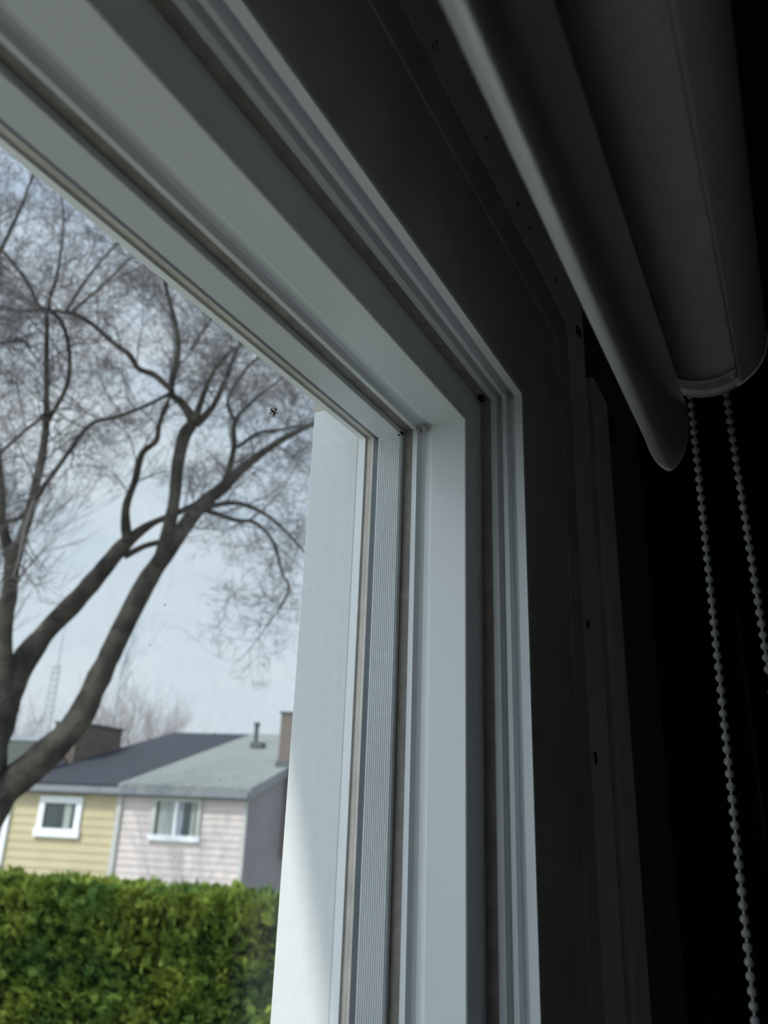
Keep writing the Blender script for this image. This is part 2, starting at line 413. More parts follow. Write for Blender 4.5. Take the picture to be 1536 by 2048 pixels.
# ------------------------------------------------------------------ painted trim round the window, room side
cas = empty('trim_1', (0.5, 0.139, 0.35)); structure(cas)
CAS = [(446.8, 139.6), (447.2, 138.9), (452, 138.5), (480, 137.6), (510, 137.4), (541.5, 138.2), (542.6, 139.6), (543.4, 139.6), (544.5, 138.0), (560, 138.2), (576, 139.2), (583, 139.6), (583, 141), (446.8, 141)]
sweep('casing', CAS, M['trim'], cas)
tag(sweep('outer_strip', [(583.1, 139.4), (592, 138.8), (610, 137.7), (628, 136.7), (631, 136.3), (633.5, 136.8), (634, 141), (583.1, 141)], M['strip'], cas), 'lighter patched and stained paint strip')
bm = bmesh.new()
for (px, py, r, sc) in ((866, 94, .0009, (2.0, .3, .9)), (873, 85, .0009, (1, .3, 2.2)), (972, 275, .0014, (1.4, .3, .7)), (1036, 409, .0019, (1.2, .3, .8)), (1059, 455, .0014, (1, .3, .7)), (1113, 560, .0020, (1, .3, .9)),
                       (1156, 662, .0050, (1.3, .2, .8)), (1160, 668, .0030, (.6, .3, 1.6)), (1184, 678, .0032, (.7, .3, 1.6)), (1186, 655, .0024, (.6, .3, 2.4)), (1177, 1250, .003, (.7, .3, 1)), (1192, 1515, .003, (.6, .3, 1.6))):
    blob(bm, on_plane(px, py, 1, 0.1368), r, sc, 1.0, px)
link('paint_chips', bm, M['chip'], cas)
# vertical metal channel beside the trim, with a slot
chn = empty('trim_2', (0.67, 0.134, 0.0)); structure(chn)
chx0 = (ray(1210, 1100).x / ray(1210, 1100).y) * 0.133; chx1 = (ray(1236, 1100).x / ray(1236, 1100).y) * 0.133
box('channel', M['channel'], chn, chx0, chx1, 0.133, 0.142, ZF, 0.375, bevel=0.003)
a = on_plane(1219, 826, 1, 0.1325); b = on_plane(1231, 893, 1, 0.1325)
bm = bmesh.new(); zs0, zs1 = b.z - ZC, a.z - ZC; xm = on_plane(1225, 860, 1, .1325).x
add_box(bm, xm - 0.010, xm + 0.012, 0.1322, 0.134, zs0, zs1); bmesh.ops.bevel(bm, geom=bm.edges[:], offset=0.0008, segments=1, affect='EDGES')
link('slot', bm, M['chip'], chn)
fx = (ray(1253, 1100).x / ray(1253, 1100).y) * 0.139
structure(box('trim_3', M['wall_grey'], None, fx - 0.002, fx + 0.004, 0.1385, 0.142, ZF, ZT, bevel=0.001))

# ------------------------------------------------------------------ the roller blind
XL, XE = -1.12, 0.422
CY, CZ, RR = 0.022, 0.256, 0.0285
blind = empty('roller_blind', (XE, CY, CZ))
tag(blind, 'dark grey roller blind rolled up in front of the window head', 'roller blind')

def extrude_x(name, prof, x0, x1, material, parent, smooth=False, nx=1, warp=None, closed=True):
    """profile of (y, z) extruded along x"""
    bm = bmesh.new(); rings = []
    for k in range(nx + 1):
        x = x0 + (x1 - x0) * k / nx
        rings.append([bm.verts.new(V(x, *(warp(x, y, z) if warp else (y, z)))) for y, z in prof])
    n = len(prof)
    for a, b in zip(rings, rings[1:]):
        for i in range(n if closed else n - 1):
            j = (i + 1) % n; bm.faces.new((a[i], a[j], b[j], b[i]))
    if closed:
        bm.faces.new(rings[0][::-1]); bm.faces.new(rings[-1])
    o = link(name, bm, material, parent)
    if smooth:
        for p in o.data.polygons: p.use_smooth = len(p.vertices) == 4
    return o

def circ(cy, cz, r, n=64, a0=0, a1=360):
    full = abs(a1 - a0) >= 359.9
    k = n if full else n + 1
    return [(cy + r * math.cos(math.radians(a0 + (a1 - a0) * i / n)), cz + r * math.sin(math.radians(a0 + (a1 - a0) * i / n))) for i in range(k)]

def crease(x, y, z):
    a = math.atan2(z - CZ, y - CY)
    c = 0.0
    for x0, k, s, h in ((0.326, 0.054, 0.007, 0.0013), (0.29, 0.05, 0.005, 0.0006)):
        t = (x - x0 - k * (a + 1.57)) / s
        c += h * math.exp(-t * t)
    r = math.hypot(y - CY, z - CZ) + c
    return CY + r * math.cos(a), CZ + r * math.sin(a)
extrude_x('fabric_roll', circ(CY, CZ, RR, 72), XL, XE, M['fabric'], blind, smooth=True, nx=220, warp=crease)
# the front cover hugging the room side of the roll
fs = circ(CY, CZ, 0.0315, 56, 242.0, 100.0)
fi = circ(CY, CZ, 0.0289, 56, 242.0, 100.0)[::-1]
tag(extrude_x('fascia', fs + fi, XL, XE + 0.014, M['fabric'], blind, smooth=True), 'curved cover on the room side of the roll')
fa = bpy.data.objects['fascia']
tag(extrude_x('fascia_end', circ(CY, CZ, 0.0319, 48, 246.0, 100.0) + circ(CY, CZ, 0.0300, 48, 246.0, 100.0)[::-1], XE + 0.0141, XE + 0.0160, M['rim'], fa, smooth=False), 'pale rim at the end of the cover')
# sheet down to the bottom bar
BY, BZ, BA, BB = 0.0479, 0.2050, 0.0120, 0.0310
sheet = [(CY + RR + 0.0002, CZ), (CY + RR - 0.001, CZ - 0.01), (BY + 0.0012, BZ + BB - 0.001)]
extrude_x('fabric_sheet', sheet + [(y - 0.0007, z) for y, z in sheet[::-1]], XL, XE - 0.002, M['fabric'], blind, smooth=True)
# oval bottom bar
def oval(cy, cz, a, b, n=64):
    out = []
    for i in range(n):
        t = 2 * math.pi * i / n
        out.append((cy + a * math.copysign(abs(math.cos(t)) ** 1.2, math.cos(t)), cz + b * math.sin(t)))
    return out
bar = extrude_x('bottom_bar', oval(BY, BZ, BA, BB), XL, XE - 0.004, M['bar'], blind, smooth=True)
tag(extrude_x('end_cap', oval(BY, BZ, BA + 0.0004, BB + 0.0004), XE - 0.004, XE - 0.0018, M['bar_cap'], bar, smooth=True), 'thin plastic cap at the end of the bar')
# clutch and bracket at the end
clutch = extrude_x('clutch', circ(CY + 0.001, CZ, 0.0255, 48), XE, XE + 0.022, M['clutch'], blind, smooth=True)
extrude_x('clutch_ring', circ(CY + 0.001, CZ, 0.0292, 48), XE + 0.0015, XE + 0.006, M['clutch'], clutch, smooth=True)
extrude_x('clutch_cover', circ(CY + 0.001, CZ, 0.0300, 48), XE + 0.0110, XE + 0.021, M['clutch'], clutch, smooth=True)
bm = bmesh.new()
for k in range(7):
    a = math.radians(200 + 23 * k)
    add_box(bm, XE + .006, XE + .011, CY + .0265 * math.cos(a) - .0015, CY + .0265 * math.cos(a) + .0015, CZ + .0265 * math.sin(a) - .0012, CZ + .0265 * math.sin(a) + .0012)
link('clutch_teeth', bm, M['clutch'], clutch)
br = box('mounting_bracket', M['bar_cap'], blind, XE + 0.034, XE + 0.036, CY - 0.010, CY + 0.018, CZ - 0.008, ZT, bevel=0.0006)
# bead chain: two strands, joined by a loop below
BX = 0.4490
def strand(side, z):
    if side == 0: return Vector((BX - 0.0005, 0.0357 + 0.0028 * (0.2 - z) / 0.3, z + ZC))
    return Vector((BX + 0.001, 0.0163 - 0.0030 * (0.24 - z) / 0.17, z + ZC))
ch = bmesh.new()
zlow = -0.42
pts = [strand(0, 0.256 - k * 0.02) for k in range(int((0.256 - zlow) / 0.02) + 1)]
e0 = pts[-1]; e1 = strand(1, e0.z - ZC)
loop = []
for k in range(1, 12):
    t = math.pi * k / 12
    mid = (e0 + e1) / 2; h = (e0 - e1) / 2
    loop.append(mid + h * math.cos(t) + Vector((0, 0, -0.018 * math.sin(t))))
pts2 = [strand(1, z / 1000) for z in range(int((e1.z - ZC) * 1000), 257, 20)]
path = pts + loop + pts2
add_tube(ch, path, [0.00075] * len(path), 6)
chain = link('bead_chain', ch, M['bead'], blind, smooth=True)
ub = bmesh.new(); bmesh.ops.create_uvsphere(ub, u_segments=16, v_segments=10, radius=0.00225)
bead_me = bpy.data.meshes.new('bead'); ub.to_mesh(bead_me); ub.free(); bead_me.materials.append(M['bead'])
for p in bead_me.polygons: p.use_smooth = True
PITCH = 0.006
for side, ztop, zbot in ((0, 0.232, -0.118), (1, 0.236, 0.062)):
    z = ztop
    while z > zbot:
        o = bpy.data.objects.new('bead', bead_me); C.objects.link(o); o.parent = chain
        o.location = strand(side, z)      # the chain's mesh is in world coordinates with its origin at zero
        z -= PITCH
rest = bmesh.new()
def put_bead(p):
    r = bmesh.ops.create_icosphere(rest, subdivisions=2, radius=0.00225)
    for v in r['verts']: v.co += p
z = zbot0 = -0.12
while z > zlow: put_bead(strand(0, z)); z -= PITCH
z = 0.056
while z > zlow: put_bead(strand(1, z)); z -= PITCH
for p in loop[::1]: put_bead(p)
tag(link('bead_run', rest, M['bead'], chain, smooth=True), kind='stuff')

# ------------------------------------------------------------------ outside: frame of the row of houses
hz = lambda x: 1573 + 0.0366 * (x - 300)
Fd = -ray(-7000, hz(-7000)); Fd.z = 0; Fd.normalize()          # along the fronts, to the right
Gd = Vector((-Fd.y, Fd.x, 0))                                  # away from us
if Gd.dot(ray(400, 1500)) < 0: Gd = -Gd
O = ray(498, 1578); O = O / math.hypot(O.x, O.y) * 25.0; O.z = 0   # eave corner of the pink house

def on_plane_g(px, py, depth=0.0):
    """(s, h): position along Fd and height, on the plane parallel to the fronts at this depth"""
    d = ray(px, py); t = (O.dot(Gd) + depth) / d.dot(Gd); p = d * t
    return (p - O).dot(Fd), p.z
def W(s, g, h): p = O + Fd * s + Gd * g; return V(p.x, p.y, h)

def hprism(bm, pts):
    """pts: eight world corners as two rings of four"""
    vs = [bm.verts.new(p) for p in pts]
    for f in ((0, 1, 2, 3), (7, 6, 5, 4), (0, 4, 5, 1), (1, 5, 6, 2), (2, 6, 7, 3), (3, 7, 4, 0)):
        bm.faces.new([vs[i] for i in f])
def hbox(bm, s0, s1, g0, g1, h0, h1):
    hprism(bm, [W(s0, g0, h0), W(s1, g0, h0), W(s1, g1, h0), W(s0, g1, h0), W(s0, g0, h1), W(s1, g0, h1), W(s1, g1, h1), W(s0, g1, h1)])
def hb(name, material, parent, *d):
    bm = bmesh.new(); hbox(bm, *d); return link(name, bm, material, parent)

s_party, _ = on_plane_g(233, 1650); s_left, _ = on_plane_g(18, 1640)
_, h_eave = on_plane_g(365, 1578)
# roof: depth and rise of the ridge from where the party line meets the sky
def solve_ridge(s, px, py):
    best = None
    for gi in range(10, 200):
        g = gi * 0.1
        sg, h = on_plane_g(px, py, g)
        e = abs(sg - s)
        if best is None or e < best[0]: best = (e, g, h)
    return best
e_, RG, RH = solve_ridge(s_party, 503, 1474)
print('ridge', e_, RG, RH, 'party', s_party, 'left', s_left, 'eave', h_eave)
pitch = (RH - h_eave) / RG
s_right = 0.0

def gable(bm, s0, s1, h0, rg, rh, th=0.12, over=0.25):
    """both slopes of a roof with ridge along the row; eave line at the front wall"""
    k = (rh - h0) / rg
    f0 = -over; hf = h0 - over * k
    for (ga, ha, gb, hb_) in ((f0, hf, rg, rh), (2 * rg + over, hf, rg, rh)):
        hprism(bm, [W(s0, ga, ha), W(s1, ga, ha), W(s1, gb, hb_), W(s0, gb, hb_),
                    W(s0, ga, ha + th), W(s1, ga, ha + th), W(s1, gb, hb_ + th), W(s0, gb, hb_ + th)])

def house_body(parent, s0, s1, h0, rg, rh, wmat, pit=0.2):
    bm = bmesh.new()
    lo = GZ
    a = [W(s0, 0, lo), W(s0, 2 * rg, lo), W(s0, 2 * rg, h0), W(s0, rg, rh), W(s0, 0, h0)]
    b = [W(s1, 0, lo), W(s1, 2 * rg, lo), W(s1, 2 * rg, h0), W(s1, rg, rh), W(s1, 0, h0)]
    va = [bm.verts.new(p) for p in a]; vb = [bm.verts.new(p) for p in b]
    bm.faces.new(va); bm.faces.new(vb[::-1])
    for i in range(5):
        j = (i + 1) % 5; bm.faces.new((va[i], vb[i], vb[j], va[j]))
    w = link('wall', bm, wmat, parent)
    n = int((h0 - 0.2 - (-4.2)) / pit); bm = bmesh.new()
    z = h0 - 0.2
    for i in range(n):
        hprism(bm, [W(s0, -0.028, z - pit), W(s1, -0.028, z - pit), W(s1, 0.0, z - pit), W(s0, 0.0, z - pit),
                    W(s0, -0.002, z), W(s1, -0.002, z), W(s1, 0.0, z), W(s0, 0.0, z)]); z -= pit
    link('siding', bm, wmat, parent)
    return w

def pix_rect(x0, y0, x1, y1):
    a = on_plane_g(x0, y1); b = on_plane_g(x1, y0); c = on_plane_g((x0 + x1) / 2, (y0 + y1) / 2)
    return a, b, c

def house_window(parent, cx, cy, wpx, hpx, fw, split=False):
    s, h = on_plane_g(cx, cy)
    s0 = on_plane_g(cx - wpx / 2, cy)[0]; s1 = on_plane_g(cx + wpx / 2, cy)[0]
    hh = abs(on_plane_g(cx, cy - hpx / 2)[1] - on_plane_g(cx, cy + hpx / 2)[1]) / 2
    h0, h1 = h - hh, h + hh
    bm = bmesh.new()
    for d in ((s0, s0 + fw, h0, h1), (s1 - fw, s1, h0, h1), (s0 + fw, s1 - fw, h1 - fw, h1)):
        hbox(bm, d[0], d[1], -0.10, 0.02, d[2], d[3])
    w = link('window', bm, M['pipe'] if split else M['white_trim'], parent)
    hb('sill', M['white_trim'], w, s0 - 0.04, s1 + 0.04, -0.14, 0.02, h0, h0 + fw * 1.25)
    if not split:
        hb('pane', M['dark_glass'], w, s0 + fw, s1 - fw, -0.042, -0.032, h0 + fw, h1 - fw)
        tag(hb('curtain', M['curtain'], w, s0 + (s1 - s0) * 0.60, s0 + (s1 - s0) * 0.76, -0.050, -0.043, h0 + fw * 1.3, h1 - fw), 'pale curtain behind the pane')
    else:
        wI = s1 - s0 - 2 * fw
        hb('pane', M['dark_glass'], w, s0 + fw, s1 - fw, -0.042, -0.032, h0 + fw, h1 - fw)
        for a, b_ in ((0.06, 0.44), (0.86, 0.95)):
            hb('curtain', M['curtain'], w, s0 + fw + wI * a, s0 + fw + wI * b_, -0.050, -0.043, h0 + fw, h1 - fw)
        hb('sash_rail', M['white_trim'], w, s0 + fw + wI * 0.44, s0 + fw + wI * 0.52, -0.075, -0.043, h0 + fw, h1 - fw)
        tag(hb('sash_pane', M['mast'], w, s0 + fw + wI * 0.52, s0 + fw + wI * 0.66, -0.055, -0.044, h0 + fw, h1 - fw), 'blue grey reflecting pane')
    return w

# beige house
hA = empty('terraced_house', tuple((O + Fd * ((s_left + s_party) / 2)) + Vector((0, 0, GZ))))
tag(hA, 'beige sided house with dark shingle roof, left of the pink one behind the hedge', 'house')
house_body(hA, s_left, s_party, h_eave, RG, RH, M['beige_siding'], 0.245)
bm = bmesh.new(); gable(bm, s_left - 0.1, s_party, h_eave, RG, RH); link('roof', bm, M['dark_shingle'], hA)
hb('gutter', M['fascia_w'], hA, s_left - 0.1, s_party, -0.42, -0.22, h_eave - 0.20, h_eave - 0.02)
hb('fascia_board', M['fascia_w'], hA, s_left, s_party, -0.22, -0.005, h_eave - 0.26, h_eave - 0.2)
house_window(hA, 121, 1633, 86, 82, 0.20)
tag(hb('downpipe', M['white_trim'], hA, s_left - 0.12, s_left + 0.06, -0.12, -0.005, GZ, h_eave - 0.25), 'white downpipe')
# chimney on the beige house
cg = 3.0
cs0, _ = on_plane_g(104, 1490, cg); cs1, _ = on_plane_g(150, 1490, cg)
_, ctop = on_plane_g(110, 1446, cg)
bm = bmesh.new(); hbox(bm, cs0, cs1, cg, cg + 3.2, h_eave - 0.2, ctop)
chm = link('chimney', bm, M['brick'], hA)
hb('chimney_cap', M['metal_dark'], chm, cs0 - .05, cs1 + .05, cg - .05, cg + 3.25, ctop, ctop + .07)

# pink house
hB = empty('terraced_house', tuple((O + Fd * (s_party / 2)) + Vector((0, 0, GZ))))
tag(hB, 'pale pink sided house with pale grey-green roof, right of the beige one behind the hedge', 'house')
house_body(hB, s_party, s_right, h_eave, RG, RH, M['pink_siding'])
bm = bmesh.new(); gable(bm, s_party, s_right + 0.12, h_eave, RG, RH, th=0.14); link('roof', bm, M['light_shingle'], hB)
hb('gutter', M['fascia_w'], hB, s_party, s_right + 0.12, -0.42, -0.22, h_eave - 0.20, h_eave - 0.02)
hb('fascia_board', M['fascia_w'], hB, s_party, s_right + 0.05, -0.22, -0.005, h_eave - 0.26, h_eave - 0.2)
bm = bmesh.new(); k = (RH - h_eave) / RG
hprism(bm, [W(0.10, -0.3, h_eave - 0.3 * k - 0.16), W(0.16, -0.3, h_eave - 0.3 * k - 0.16), W(0.16, RG, RH - 0.16), W(0.10, RG, RH - 0.16),
            W(0.10, -0.3, h_eave - 0.3 * k + 0.14), W(0.16, -0.3, h_eave - 0.3 * k + 0.14), W(0.16, RG, RH + 0.14), W(0.10, RG, RH + 0.14)])
link('rake_board', bm, M['fascia_w'], hB)
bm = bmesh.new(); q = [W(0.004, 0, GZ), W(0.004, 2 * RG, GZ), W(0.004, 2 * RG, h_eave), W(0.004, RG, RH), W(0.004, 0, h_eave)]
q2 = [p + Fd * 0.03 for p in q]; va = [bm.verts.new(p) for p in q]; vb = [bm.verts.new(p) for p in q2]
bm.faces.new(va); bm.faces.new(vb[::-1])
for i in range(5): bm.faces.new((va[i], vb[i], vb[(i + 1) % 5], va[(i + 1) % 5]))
tag(link('shaded_side_siding', bm, M['shaded_side_siding'], hB), 'siding of the gable side, its shade put into the mauve grey colour')
hb('corner_board', M['pipe'], hB, s_right - 0.10, s_right + 0.012, -0.03, 0.0, GZ, h_eave - 0.25)
tag(hb('downpipe', M['pipe'], hB, s_party - 0.02, s_party + 0.13, -0.12, -0.005, GZ, h_eave - 0.25), 'grey downpipe between the two houses')
house_window(hB, 354, 1638, 98, 88, 0.13, split=True)
# vent pipe and low roof vent, chimney at the right
e2, vg, vh = min(((abs(on_plane_g(512, 1474, g / 10)[1] - (h_eave + pitch * g / 10 + .14)), g / 10, on_plane_g(512, 1474, g / 10)[1]) for g in range(5, 80)), key=lambda q: q[0])
vs_, vb = on_plane_g(512, 1474, vg); _, vt = on_plane_g(510, 1447, vg)
bm = bmesh.new(); add_tube(bm, [W(vs_, vg, vb - 0.4), W(vs_, vg, vt)], [0.09, 0.09], 12)
add_tube(bm, [W(vs_, vg, vt - .1), W(vs_, vg, vt + .04)], [0.13, 0.13], 12)
link('vent_pipe', bm, M['metal_dark'], hB, smooth=False)
vg2 = max(vg - 0.9, 0.5); vs2, vh2 = on_plane_g(516, 1489, vg2)
bm = bmesh.new(); hh0 = h_eave + pitch * vg2 + .14
hbox(bm, vs2 - .28, vs2 + .28, vg2 - .2, vg2 + .2, hh0 - .05, hh0 + .22); bmesh.ops.bevel(bm, geom=bm.edges[:], offset=.05, segments=2, affect='EDGES')
link('roof_vent', bm, M['metal_dark'], hB)
cg = 3.2
cs0, _ = on_plane_g(559, 1480, cg); _, ctop = on_plane_g(565, 1427, cg)
bm = bmesh.new(); hbox(bm, cs0, cs0 + 1.0, cg, cg + 1.6, h_eave - 2.0, ctop); chm = link('chimney', bm, M['brick'], hB)
hb('chimney_cap', M['metal_dark'], chm, cs0 - .05, cs0 + 1.05, cg - .05, cg + 1.65, ctop, ctop + .07)
hb('chimney_flashing', M['metal_dark'], chm, cs0 - .06, cs0 + 1.06, cg - .06, cg + 1.66, on_plane_g(565, 1532, cg)[1] - .1, on_plane_g(565, 1522, cg)[1])

# next house to the left, only its roof shows
hC = empty('terraced_house', tuple((O + Fd * (s_left - 2.2)) + Vector((0, 0, GZ))))
tag(hC, 'grey house with olive shingle roof at the left edge, next to the beige one', 'house')
rg3, rh3 = solve_ridge(s_left - 0.15, 108, 1486)[1:]
rg3 = max(rg3, 0.8)
house_body(hC, s_left - 5.0, s_left - 0.15, h_eave, rg3, rh3, M['fascia_w'])
bm = bmesh.new(); gable(bm, s_left - 5.0, s_left - 0.15, h_eave, rg3, rh3); link('roof', bm, M['olive_shingle'], hC)
bm = bmesh.new(); hbox(bm, s_left - 5.0, s_left - 0.15, rg3 - .15, rg3 + .15, rh3 + .05, rh3 + .2); link('ridge_cap', bm, M['mast'], hC)
print('roofC', rg3, rh3)

# lattice mast far away
mast = empty('lattice_mast')
tag(mast, 'thin grey lattice antenna mast rising behind the roofs at the far left', 'antenna mast')
def far(px, py, D):
    d = ray(px, py); return d / math.hypot(d.x, d.y) * D
mb = far(86, 1500, 78); mast.location = (mb.x, mb.y, 0)
ztop = far(86, 1330, 78).z; zrod = far(84, 1230, 78).z
bm = bmesh.new()
def tp(k, z):
    a = 2.1 * k + 0.3; w = 0.6 * (1 - 0.35 * (z - GZ) / (ztop - GZ)); return Vector((mb.x + w * math.cos(a), mb.y + w * math.sin(a), z + ZC))
nz_ = 26
for k in range(3):
    add_tube(bm, [tp(k, GZ), tp(k, ztop)], [0.045, 0.035], 5)
for i in range(nz_):
    za = GZ + (ztop - GZ) * i / nz_; zb = GZ + (ztop - GZ) * (i + 1) / nz_
    for k in range(3):
        add_tube(bm, [tp(k, za), tp((k + 1) % 3, zb)], [0.02, 0.02], 4, cap=False)
        add_tube(bm, [tp(k, zb), tp((k + 1) % 3, zb)], [0.02, 0.02], 4, cap=False)
link('lattice', bm, M['mast'], mast)
bm = bmesh.new(); add_tube(bm, [Vector((mb.x, mb.y, ztop + ZC - .3)), Vector((mb.x, mb.y, zrod + ZC))], [0.06, 0.03], 6); link('rod', bm, M['mast'], mast)

# ------------------------------------------------------------------ trees
def smooth_pts(pts, n):
    """Catmull-Rom through points (Vector, radius)"""
    out = []
    P = [pts[0]] + pts + [pts[-1]]
    for i in range(1, len(P) - 2):
        for k in range(n):
            t = k / n
            q = []
            for c in range(4):
                g = lambda a: (a[0][c] if c < 3 else a[1])
                p0, p1, p2, p3 = g(P[i - 1]), g(P[i]), g(P[i + 1]), g(P[i + 2])
                q.append(0.5 * (2 * p1 + (p2 - p0) * t + (2 * p0 - 5 * p1 + 4 * p2 - p3) * t * t + (-p0 + 3 * p1 - 3 * p2 + p3) * t ** 3))
            out.append((Vector(q[:3]), max(q[3], 0.0015)))
    out.append(pts[-1]); return out

tree = empty('bare_tree', (0, 0, 0))
TD = 7.0
def limb_pts(pl, d0=TD, d1=TD):
    n = len(pl)
    r = []
    for i, (x, y, w) in enumerate(pl):
        d = d0 + (d1 - d0) * i / max(1, n - 1)
        r.append((at_dist(x, y, d), w / 2 / FPX * d * 0.93))
    return r
LIMBS = [
 # (polyline (x, y, width), d0, d1, twig density from which fraction on, name)
 ([(-70, 1700, 84), (0, 1590, 64), (70, 1528, 58), (150, 1448, 50), (190, 1370, 46), (238, 1272, 42), (290, 1170, 40), (335, 1102, 34), (400, 1012, 30), (450, 972, 24), (500, 925, 18), (560, 882, 14), (640, 842, 10), (730, 800, 6)], 7.0, 6.7, 0.60),
 ([(-80, 1640, 120), (-40, 1500, 100), (0, 1405, 72), (42, 1330, 48), (90, 1265, 42), (140, 1214, 38), (200, 1148, 34), (250, 1088, 30), (300, 1050, 16), (350, 1028, 13), (400, 1005, 12)], 7.0, 7.2, 0.95),
 ([(318, 1130, 30), (335, 1065, 27), (348, 1000, 26), (357, 930, 25), (370, 870, 27), (384, 842, 22), (362, 805, 17), (342, 783, 14), (355, 710, 11), (351, 655, 10), (337, 596, 8), (326, 540, 7), (318, 470, 5), (330, 400, 3)], 6.8, 6.5, 0.45),
 ([(255, 1082, 22), (251, 1019, 17), (269, 964, 15), (283, 909, 14), (312, 882, 11), (319, 850, 10), (337, 800, 8)], 7.1, 7.0, 0.3),
 ([(250, 1112, 14), (290, 1092, 13), (330, 1082, 12)], 7.15, 7.0, 2),
 ([(10, 1400, 40), (9, 1351, 34), (9, 1260, 32), (18, 1192, 28), (24, 1123, 30), (41, 1078, 21), (64, 1009, 18), (77, 941, 16), (88, 880, 14), (93, 824, 12), (93, 710, 9), (91, 625, 8), (77, 612, 7), (50, 560, 6), (18, 519, 5), (-20, 480, 4)], 7.0, 6.6, 0.45),
 ([(22, 1115, 22), (5, 1041, 18), (0, 955, 14), (-12, 860, 12), (-30, 760, 9), (-30, 660, 6)], 7.0, 7.4, 0.2),
 ([(90, 850, 10), (125, 790, 9), (138, 745, 9), (137, 692, 8), (120, 640, 9), (98, 614, 7), (114, 555, 6), (121, 496, 5), (128, 437, 4), (120, 380, 3)], 6.7, 6.4, 0.2),
 ([(342, 780, 13), (310, 751, 12), (278, 737, 11), (260, 710, 11), (228, 687, 10), (182, 646, 9), (150, 628, 9), (123, 623, 7), (91, 619, 6), (40, 622, 4), (0, 612, 3)], 6.6, 6.9, 0.1),
 ([(132, 622, 7), (160, 580, 6), (191, 537, 5), (232, 487, 4), (262, 452, 2)], 6.8, 6.5, 0.0),
 ([(137, 628, 7), (191, 583, 6), (230, 548, 5), (269, 514, 4), (330, 520, 2)], 6.8, 7.2, 0.0),
 ([(388, 842, 17), (405, 795, 12), (428, 740, 10), (456, 706, 8), (480, 690, 4)], 6.6, 6.3, 0.2),
 ([(392, 850, 16), (425, 812, 13), (451, 760, 11), (465, 720, 9), (480, 688, 7), (500, 640, 4)], 6.6, 6.9, 0.1),
 ([(346, 784, 9), (320, 797, 8), (290, 812, 8), (237, 833, 8), (182, 850, 9), (137, 905, 9), (91, 968, 11), (72, 1000, 12)], 6.7, 6.6, 0.1),
 ([(450, 970, 16), (462, 930, 13), (469, 890, 12), (470, 842, 9), (506, 801, 7), (540, 775, 5), (570, 752, 4)], 6.8, 6.5, 0.15),
 ([(475, 895, 8), (500, 878, 8), (524, 865, 7), (570, 858, 6), (629, 848, 5), (690, 840, 4)], 6.8, 7.1, 0.1),
 ([(392, 1018, 15), (460, 1006, 10), (501, 1014, 9), (547, 1041, 7), (606, 1100, 5), (640, 1150, 4)], 6.9, 6.5, 0.15),
 ([(385, 1030, 14), (405, 1020, 12), (470, 1040, 9), (510, 1046, 8), (547, 1085, 7), (565, 1146, 6), (579, 1178, 6), (556, 1222, 4)], 6.9, 7.3, 0.15),
 ([(380, 700, 5), (420, 640, 5), (440, 600, 4), (420, 560, 3)], 7.0, 7.2, 0.0),
 ([(0, 1045, 9), (30, 1040, 9), (52, 1025, 10), (62, 1015, 10)], 6.9, 6.95, 2),
 ([(0, 905, 7), (40, 870, 7), (75, 842, 6), (92, 825, 6)], 7.2, 6.7, 0.0),
 ([(-160, 900, 14), (-100, 760, 12), (-60, 640, 10), (-20, 540, 8), (30, 440, 6), (70, 340, 4)], 7.6, 7.4, 0.1),
 ([(-100, 760, 10), (-40, 700, 8), (40, 680, 6), (60, 700, 4)], 7.6, 7.3, 0.1),
 ([(470, 842, 8), (455, 800, 7), (490, 740, 6), (540, 700, 5), (600, 690, 3)], 6.9, 7.3, 0.1),
]
twig_bm = bmesh.new()
count = [0]
def twig(p, d, length, r, level, bmt):
    """a wandering twig with smaller ones off it"""
    n = 5 if level > 1 else 6
    pts = [p]; rads = [r]; q = p.copy(); dd = d.normalized()
    bend = Vector((rng.gauss(0, 1), rng.gauss(0, 1), rng.gauss(0, .7))) * 0.14
    for i in range(n):
        dd = (dd + bend + Vector((rng.gauss(0, 1), rng.gauss(0, 1), rng.gauss(0, 1))) * 0.12 + Vector((0, 0, 0.04))).normalized()
        q = q + dd * (length / n); pts.append(q.copy()); rads.append(max(r * (1 - (i + 1) / n * 0.75), 0.0011))
    add_tube(bmt, pts, rads, 5 if level == 3 else 3, cap=False); count[0] += 1
    if level == 0: return
    kids = {3: 8, 2: 6, 1: 4}[level]
    for k in range(kids):
        i = rng.randint(1, n); t = pts[i]
        base = (pts[i] - pts[i - 1]).normalized()
        side = Vector((rng.gauss(0, 1), rng.gauss(0, 1), rng.gauss(0, 1)))
        side = (side - base * side.dot(base)).normalized()
        nd = base * 0.75 + side * 0.8
        twig(t, nd, length * rng.uniform(0.38, 0.62), max(rads[i] * 0.62, 0.0014), level - 1, bmt)

def on_limb(res, start, bmt, spacing=0.125):
    acc = 0; L = sum((res[i + 1][0] - res[i][0]).length for i in range(len(res) - 1)); s = 0
    for i in range(1, len(res)):
        seg = (res[i][0] - res[i - 1][0]); s += seg.length; acc += seg.length
        if s / L < start: continue
        if acc > spacing:
            acc = rng.uniform(-0.05, 0.03)
            base = seg.normalized(); side = Vector((rng.gauss(0, 1), rng.gauss(0, 1), rng.gauss(0, 1)))
            side = (side - base * side.dot(base)).normalized()
            twig(res[i][0], base * 0.7 + side * 0.9 + Vector((0, 0, .15)), rng.uniform(0.45, 0.95), min(0.007, max(res[i][1] * 0.4, 0.0032)), 3, bmt)
    twig(res[-1][0], (res[-1][0] - res[-3][0]), rng.uniform(.5, .9), max(res[-1][1] * .8, .0032), 3, bmt)

